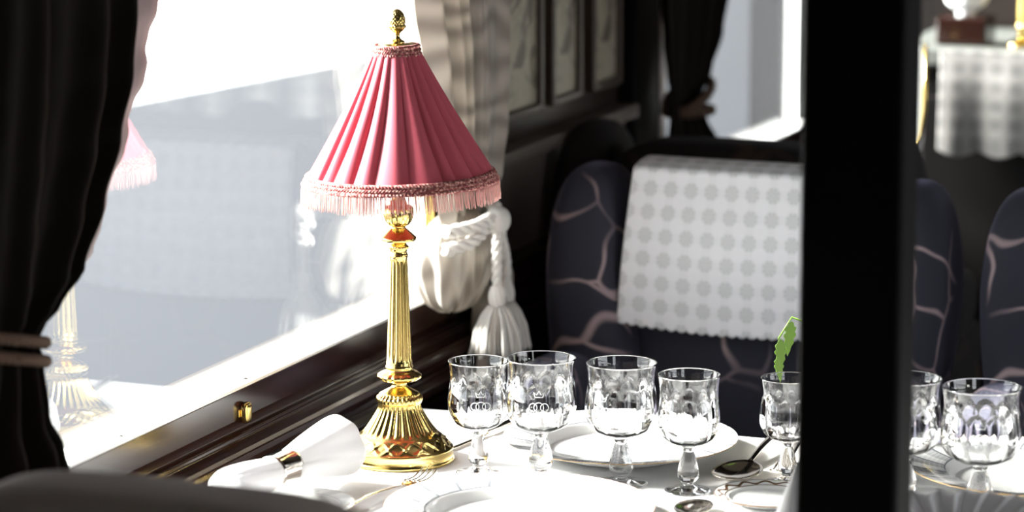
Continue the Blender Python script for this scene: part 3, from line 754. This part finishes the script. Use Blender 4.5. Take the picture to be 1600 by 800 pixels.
# crochet antimacassar over the first chair
def antimacassar(label, cx, W0, W1, yf, ztop, zbot, pitch=0.031, back=0.10, sag=0.008, nm='antimacassar'):
    bm = bmesh.new(); Lf = ztop - zbot; Lb = 0.09; top_ = back; Ltot = Lb + top_ + Lf
    def f(u, v):
        s = v * Ltot; x = lerp(-1, 1, u)
        if s < Lb: y, z = yf + top_, ztop - (Lb - s) * .98
        elif s < Lb + top_:
            t = (s - Lb) / top_; y = yf + top_ * (1 - t); z = ztop + .006 * math.sin(t * PI)
        else:
            t = (s - Lb - top_) / Lf; y = yf - .004 - .030 * math.sin(min(1, t * 1.15) * PI / 2); z = ztop - Lf * t
            z -= sag * (1 - x * x) * t
            if v > .985: z -= .0035 * abs(math.sin(u * PI * 24))
        t2 = max(0, (s - Lb - top_) / Lf); w_ = lerp(W0, W1, t2)
        return (cx + x * w_ / 2, y + .004 * x * x, z)
    grid(bm, 120, 110, f, lambda u, v: (u * W1 / pitch, v * Ltot / pitch))
    return tag(finish(nm, bm, M['lace'], mods=[('solid', .0016)]), label, 'lace cloth')
antimacassar('white crochet lace antimacassar over the navy armchair back', 0.4350, 0.320, 0.345, FY - .012, 0.995, 0.785)

# ------------------------------------------------------------------ curtains
def curtain(name, tab, x0, amp, folds, mat, label, cat='curtain', seed=0, thick=.002, nu=220, nv=120, xfun=None, group=None, phase=0):
    """tab: (z, y_left, y_right, x_shift, amp_scale) from the top down"""
    bm = bmesh.new(); zt, zb = tab[0][0], tab[-1][0]; rr = random.Random(seed)
    ph = [rr.uniform(0, 2 * PI) for _ in range(5)]
    def f(u, v):
        z = lerp(zt, zb, v); yl, yr, xs, am = table_fn(tab, z)
        wob = u + 0.03 * math.sin(u * 7 + ph[0]) + .012 * math.sin(u * 19 + ph[1] + v * 2)
        x = x0 + xs + amp * am * (math.sin(wob * folds * 2 * PI + phase + .5 * math.sin(v * 4 + ph[2])) * .8 + .35 * math.sin(wob * folds * 4.3 * PI + ph[3]))
        return (x, lerp(yl, yr, u), z)
    grid(bm, nu, nv, f)
    o = finish(name, bm, mat, mods=[('solid', thick)])
    return tag(o, label, cat, group) if label else o
# near dark curtain, left of the window
tabL = [(1.75, -1.05, -0.30, 0, 1), (1.3147, -1.0, -0.338, 0, 1), (1.25, -1.0, -0.350, 0, 1), (1.183, -0.98, -0.378, 0, .95), (1.12, -.95, -.412, 0, .85), (1.0584, -0.90, -0.455, 0, .8), (1.03, -.83, -.500, 0, .7),
        (1.01, -0.78, -0.535, 0, .5), (0.998, -0.76, -0.542, 0, .4), (0.98, -0.78, -0.535, 0, .5), (0.92, -.84, -.530, 0, .8), (0.88, -.88, -.505, 0, 1), (0.845, -.90, -.490, 0, 1), (0.812, -.92, -.462, 0, 1.1), (0.782, -.93, -.458, 0, 1.1)]
near_cur = thing('dark_curtain', 'black brown velvet curtain tied back at the left edge of the photo', 'curtain', (0.10, -0.7, 0.6))
o = curtain('drape', [(z - .6, a + .7, b + .7 - .062, c_, d) for z, a, b, c_, d in tabL], 0.0, 0.022, 5, M['dark_curtain'], None, seed=2); o.parent = near_cur
bm = bmesh.new()
def ruf(u, v):
    z = lerp(1.75, 1.03, v); yl, yr, xs, am = table_fn(tabL, z); wd = 0.005 + 0.046 * max(0, min(1, (z - 1.12) / .22))
    return (-.028 + .003 * math.sin(v * 60 + u * 2) * u, yr + .7 - .062 - .012 + u * (wd + .098) + .0012 * math.sin(v * 190), z - .6)
grid(bm, 8, 260, ruf); finish('ruffled_edge', bm, M['lining'], near_cur, mods=[('solid', .0015)])
tie = thing('curtain_tieback', 'tan twisted cord tied round the near dark curtain', 'tieback', (0.10, -0.705, 1.012))
for dz in (0.010, -0.009):
    bm = bmesh.new(); pts = []
    for k in range(17):
        a = 2 * PI * k / 16; pts.append((0.036 * math.cos(a), 0.108 * math.sin(a), dz - .026 * math.sin(a)))
    rope(bm, pts, .0058, 3, 190); finish('cord', bm, M['rope_tan'], tie)
# cream damask curtain right of the window
tabR = [(1.75, .42, .75, 0, 1), (1.2461, 0.432, 0.735, 0, 1), (1.15, .460, .73, 0, 1), (1.06, .480, .725, 0, .9), (0.985, .495, .70, 0, .8), (0.955, .505, .67, 0, .7), (0.935, .510, .65, 0, .55)]
cream = thing('cream_curtain', 'cream patterned curtain gathered back beside the window behind the lamp', 'curtain', (0.09, 0.6, 0.72))
o = curtain('drape', [(z - .72, a - .6, b - .6, c_, d) for z, a, b, c_, d in tabR], 0.0, 0.020, 5, M['sheer'], None, seed=5); o.parent = cream
bm = bmesh.new()          # the full pouch hanging above and below the cord
tabP = [(0.965, .500, .66, 0, .6), (0.935, .492, .66, .0, .8), (0.900, .470, .65, 0, 1), (0.878, .462, .64, 0, 1), (0.850, .475, .64, 0, 1), (0.825, .52, .64, 0, .8), (0.812, .57, .63, 0, .4)]
sphere_pow(bm, (0.0, -0.055, 0.165), (.040, .070, .066), 2.2, 160, 60)
for v in bm.verts:
    a = math.atan2(v.co.y + .055, v.co.x); d = .0045 * math.sin(a * 15 + v.co.z * 30) + .003 * math.sin(a * 7 - v.co.z * 60)
    v.co.x += d * math.cos(a); v.co.y += d * math.sin(a) + (v.co.z - .165) * .25
finish('gathered_pouch', bm, M['sheer'], cream)
o = curtain('tail', [(0.955 - .72, .0, .07, 0, .6), (0.90 - .72, .01, .085, 0, .6), (.83 - .72, .01, .12, 0, 1), (.76 - .72, .01, .14, 0, 1.2), (.70 - .72, .01, .15, 0, 1.2)], 0.0, .018, 3, M['sheer'], None, seed=8, nu=90, nv=60); o.parent = cream
tb2 = thing('curtain_tieback', 'cream twisted cord with two tassels on the cream curtain', 'tieback', (0.137, 0.525, 0.935))
bm = bmesh.new(); rope(bm, [(-.02, -.085, -.018), (.005, -.055, -.010), (.012, -.02, .004), (.012, .015, .012), (-.005, .055, .022), (-.04, .09, .03)], .0085, 3, 150)
rope(bm, [(-.02, -.08, .005), (.008, -.045, .010), (.016, .0, .016), (.004, .05, .006), (-.03, .09, -.005)], .0085, 3, 150); finish('cord', bm, M['rope_cream'], tb2)
bm = bmesh.new(); sphere_pow(bm, (.018, .008, .010), (.016, .024, .018), 2.2, 30, 16); finish('knot', bm, M['rope_cream'], tb2)
def tassel(cx, cy, ztop, zc, zbot, r, par):
    bm = bmesh.new(); rope(bm, [(cx * .5 + .01, cy * .4 + .005, .005), (cx, cy * .8, -.02), (cx, cy, (ztop + zc) / 2), (cx, cy, zc)], .0065, 3, 170); finish('tassel_cord', bm, M['rope_cream'], par)
    bm = bmesh.new(); lathe(bm, spline([(0, zc + .006), (.007, zc + .004), (.011, zc - .006), (.0105, zc - .018), (.0075, zc - .026)], 5), 48, lambda r_, z, a, i: (r_ + .0009 * math.sin(a * 9 + z * 250), z), c=(cx, cy, 0), caps=False)
    finish('tassel_head', bm, M['rope_cream'], par)
    bm = bmesh.new(); rr = random.Random(int(r * 1e5))
    for k in range(110):
        a = 2 * PI * rr.random(); q = math.sqrt(rr.random()); L = zbot + rr.uniform(-.004, .004)
        x, y = math.cos(a) * q, math.sin(a) * q
        pts = [(cx + x * r * w_, cy + y * r * w_, lerp(zc - .022, L, t)) for t, w_ in ((0, .32), (.2, .62), (.5, .88), (.8, .98), (1, 1.02 + .1 * rr.random()))]
        tube(bm, pts, .0019, 5)
    finish('tassel_skirt', bm, M['rope_cream'], par)
tassel(.022, -.004, -.02, -.080, -.165, .034, tb2)
tassel(.000, .085, -.02, -.092, -.175, .034, tb2)
# far dark curtain across window two
far = thing('dark_curtain', 'dark brown curtain tied back across the far window', 'curtain', (0.09, 1.56, 0.7))
tabF = [(1.62, 1.36, 1.84, 0, 1), (1.153, 1.415, 1.785, 0, 1), (1.08, 1.43, 1.745, 0, .9), (1.02, 1.45, 1.68, 0, .7), (.985, 1.465, 1.64, 0, .4), (.95, 1.46, 1.65, 0, .6), (.89, 1.445, 1.72, 0, 1), (.75, 1.43, 1.75, 0, 1)]
o = curtain('drape', [(z - .7, a - 1.56, b - 1.56, c_, d) for z, a, b, c_, d in tabF], 0.0, .02, 4, M['dark_curtain'], None, seed=11, nu=140, nv=80); o.parent = far
tf = thing('curtain_tieback', 'brown cord tied round the far dark curtain', 'tieback', (0.09, 1.555, 0.975))
for dz, tl in ((.012, .02), (-.014, -.004)):
    bm = bmesh.new(); rope(bm, [(.030 * math.cos(2 * PI * k / 16), .072 * math.sin(2 * PI * k / 16), dz + tl * math.sin(2 * PI * k / 16)) for k in range(17)], .008, 3, 120, 5); finish('cord', bm, M['rope_tan'], tf)

# ------------------------------------------------------------------ sideboard, lace runner and what stands on it
sb = thing('sideboard', 'dark sideboard with a grey top in the far right background', 'sideboard', (0.72, 2.28, 0))
bm = bmesh.new(); box(bm, (-.42, -.16, .0), (.75, .20, .985)); finish('body', bm, M['post'], sb, smooth=False, mods=[('bevel', .004)])
bm = bmesh.new(); box(bm, (-.44, -.18, .9855), (.77, .21, 1.015)); finish('top', bm, M['shelf'], sb, smooth=False, mods=[('bevel', .004)])
for k in range(2):
    bm = bmesh.new(); box(bm, (-.38 + .56 * k, -.172, .08), (.14 + .56 * k, -.1605, .93)); d = finish('door', bm, M['post'], sb, smooth=False, mods=[('bevel', .004)])
    bm = bmesh.new(); lathe(bm, [(0, 0), (.006, 0), (.005, .008), (.011, .014), (.010, .02), (0, .022)], 20, caps=False); kn = finish('knob', bm, M['brass'], d, loc=(.10 + .12 * k, -.173, .5)); kn.rotation_euler = (PI / 2, 0, 0)
bm = bmesh.new()
def runner(u, v):
    x = lerp(-.345, .60, u); z = 1.016 - .185 * v + .010 * v
    return (.72 + x, 2.28 - .186 - .006 * v - .004 * math.sin(u * 60) * v, z - (.012 * abs(math.sin(u * PI * 13)) + (.014 if .22 < u < .27 else 0)) * (v > .93))
grid(bm, 260, 40, runner, lambda u, v: (u * .945 / .034, v * .185 / .034))
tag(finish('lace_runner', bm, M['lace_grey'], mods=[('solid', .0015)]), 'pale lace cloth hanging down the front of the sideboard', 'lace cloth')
# brass-edged looking glass left of the runner
gp = thing('framed_panel', 'small white frosted panel with a curved brass edge right of the post', 'panel', (0.325, 2.04, 0.0))
bm = bmesh.new(); sphere_pow(bm, (-.03, .012, .93), (.062, .006, .095), 8, 40, 24); finish('panel', bm, M['etched'], gp)
bm = bmesh.new(); tube(bm, [(.034, .006, 1.03), (.034, .006, .92), (.028, .006, .87), (.010, .006, .84), (-.03, .006, .832), (-.09, .006, .832)], .004, 10); finish('brass_edge', bm, M['brass'], gp)
bm = bmesh.new(); lathe(bm, [(0, 0), (.032, 0), (.03, .012), (.008, .02), (.006, .84), (0, .84)], 24, caps=False); finish('stand', bm, M['wood_side'], gp, loc=(-.03, .012, 0))
cs = thing('candlestick', 'brass candlestick standing on the sideboard', 'candlestick', (0.500, 2.19, 1.0155))
bm = bmesh.new(); lathe(bm, spline([(.030, 0), (.028, .006), (.013, .014), (.010, .022), (.013, .035), (.011, .05), (.0115, .13), (.018, .14), (.012, .15), (.013, .20)], 5), 40, lambda r, z, a, i: (r * (1 + .06 * math.sin(a * 10)) if .03 < z < .13 else r, z)); finish('stem', bm, M['brass'], cs)
bm = bmesh.new(); lathe(bm, spline([(.013, .201), (.024, .208), (.020, .214), (.014, .235), (.012, .235)], 4), 32); finish('cup', bm, M['brass'], cs)
bw = thing('porcelain_bowl', 'white bowl on a dark stand on the sideboard left of the candlestick', 'bowl', (0.395, 2.20, 1.0655))
bm = bmesh.new(); lathe(bm, [(0, 0), (.018, 0), (.016, .006)] + spline([(.016, .008), (.034, .022), (.040, .048), (.041, .055)], 5) + [(.038, .055), (.030, .024), (0, .014)], 40, lambda r, z, a, i: (r * (1 + .04 * math.sin(a * 8)) if z > .02 else r, z), caps=False); finish('body', bm, M['etched'], bw)
bm = bmesh.new(); box(bm, (-.045, -.04, -.0495), (.045, .04, -.0005)); finish('stand', bm, M['wood'], bw, smooth=False, mods=[('bevel', .004)])

# ------------------------------------------------------------------ post of the partition in front of the table
bm = bmesh.new(); box(bm, (0.9475 - .052, -.62, 0.0005), (0.9475 + .043, -.56, 2.3495)); box(bm, (.893, -.624, 0.0005), (.993, -.556, .12)); box(bm, (.893, -.624, 2.25), (.993, -.556, 2.3495))
post = finish('wooden_post', bm, M['post'], smooth=False, mods=[('bevel', .006)]); post['kind'] = 'structure'; post.name = 'trim_6'

# sprig in a bud vase behind the post
bv = thing('bud_vase', 'small glass vase with a green leafy sprig behind the dark post', 'vase', (0.745, 0.205, TZ + .0006))
bm = bmesh.new(); lathe(bm, spline([(.001, 0), (.022, .001), (.026, .015), (.020, .04), (.010, .07), (.013, .10)], 5) + [(.011, .10), (.008, .07), (.018, .04), (.022, .015), (0, .006)], 48, caps=False); finish('vase', bm, M['crystal'], bv)
bm = bmesh.new(); tube(bm, [(0, 0, .01), (-.01, 0, .09), (-.04, -.01, .15), (-.085, -.02, .165), (-.098, -.03, .14)], .0012, 6)
tube(bm, [(.002, 0, .01), (.01, .01, .09), (.03, .01, .16)], .0012, 6); finish('stem', bm, M['leaf'], bv)
rl = random.Random(9)
for (px_, py_, pz_, L, dr) in ((-.06, -.01, .16, .035, -2.2), (-.085, -.02, .160, .04, -1.9), (-.096, -.028, .140, .036, -1.5), (-.098, -.030, .120, .03, -1.3), (-.04, 0, .14, .03, 2.4), (.03, .01, .16, .04, .6), (.02, .01, .13, .03, 1.2)):
    bm = bmesh.new()
    def lf(u, v):
        s = v * L; w_ = .24 * L * math.sin(PI * min(.999, v) ** .8) * (1 + .2 * math.sin(v * 30)); x = (u - .5) * 2 * w_
        return (px_ + math.cos(dr) * s * .35 - math.sin(dr) * x * .6, py_ + x * .5, pz_ + math.sin(dr) * s - .1 * s * s / L + abs(u - .5) * w_ * .4)
    grid(bm, 8, 16, lf); finish('leaf', bm, M['leaf'], bv, mods=[('solid', .0005)])

# brass catch on the panelling
ct = thing('window_catch', 'small brass catch on the dark panelling under the window', 'catch', (0.0515, -0.033, 0.7985))
bm = bmesh.new(); sphere_pow(bm, (.006, 0, 0), (.0050, .0085, .0125), 4, 24, 16); finish('latch', bm, M['brass'], ct)
bm = bmesh.new(); box(bm, (-.0005, -.011, -.005), (.0018, .011, .005)); finish('plate', bm, M['brass'], ct, smooth=False, mods=[('bevel', .001)])
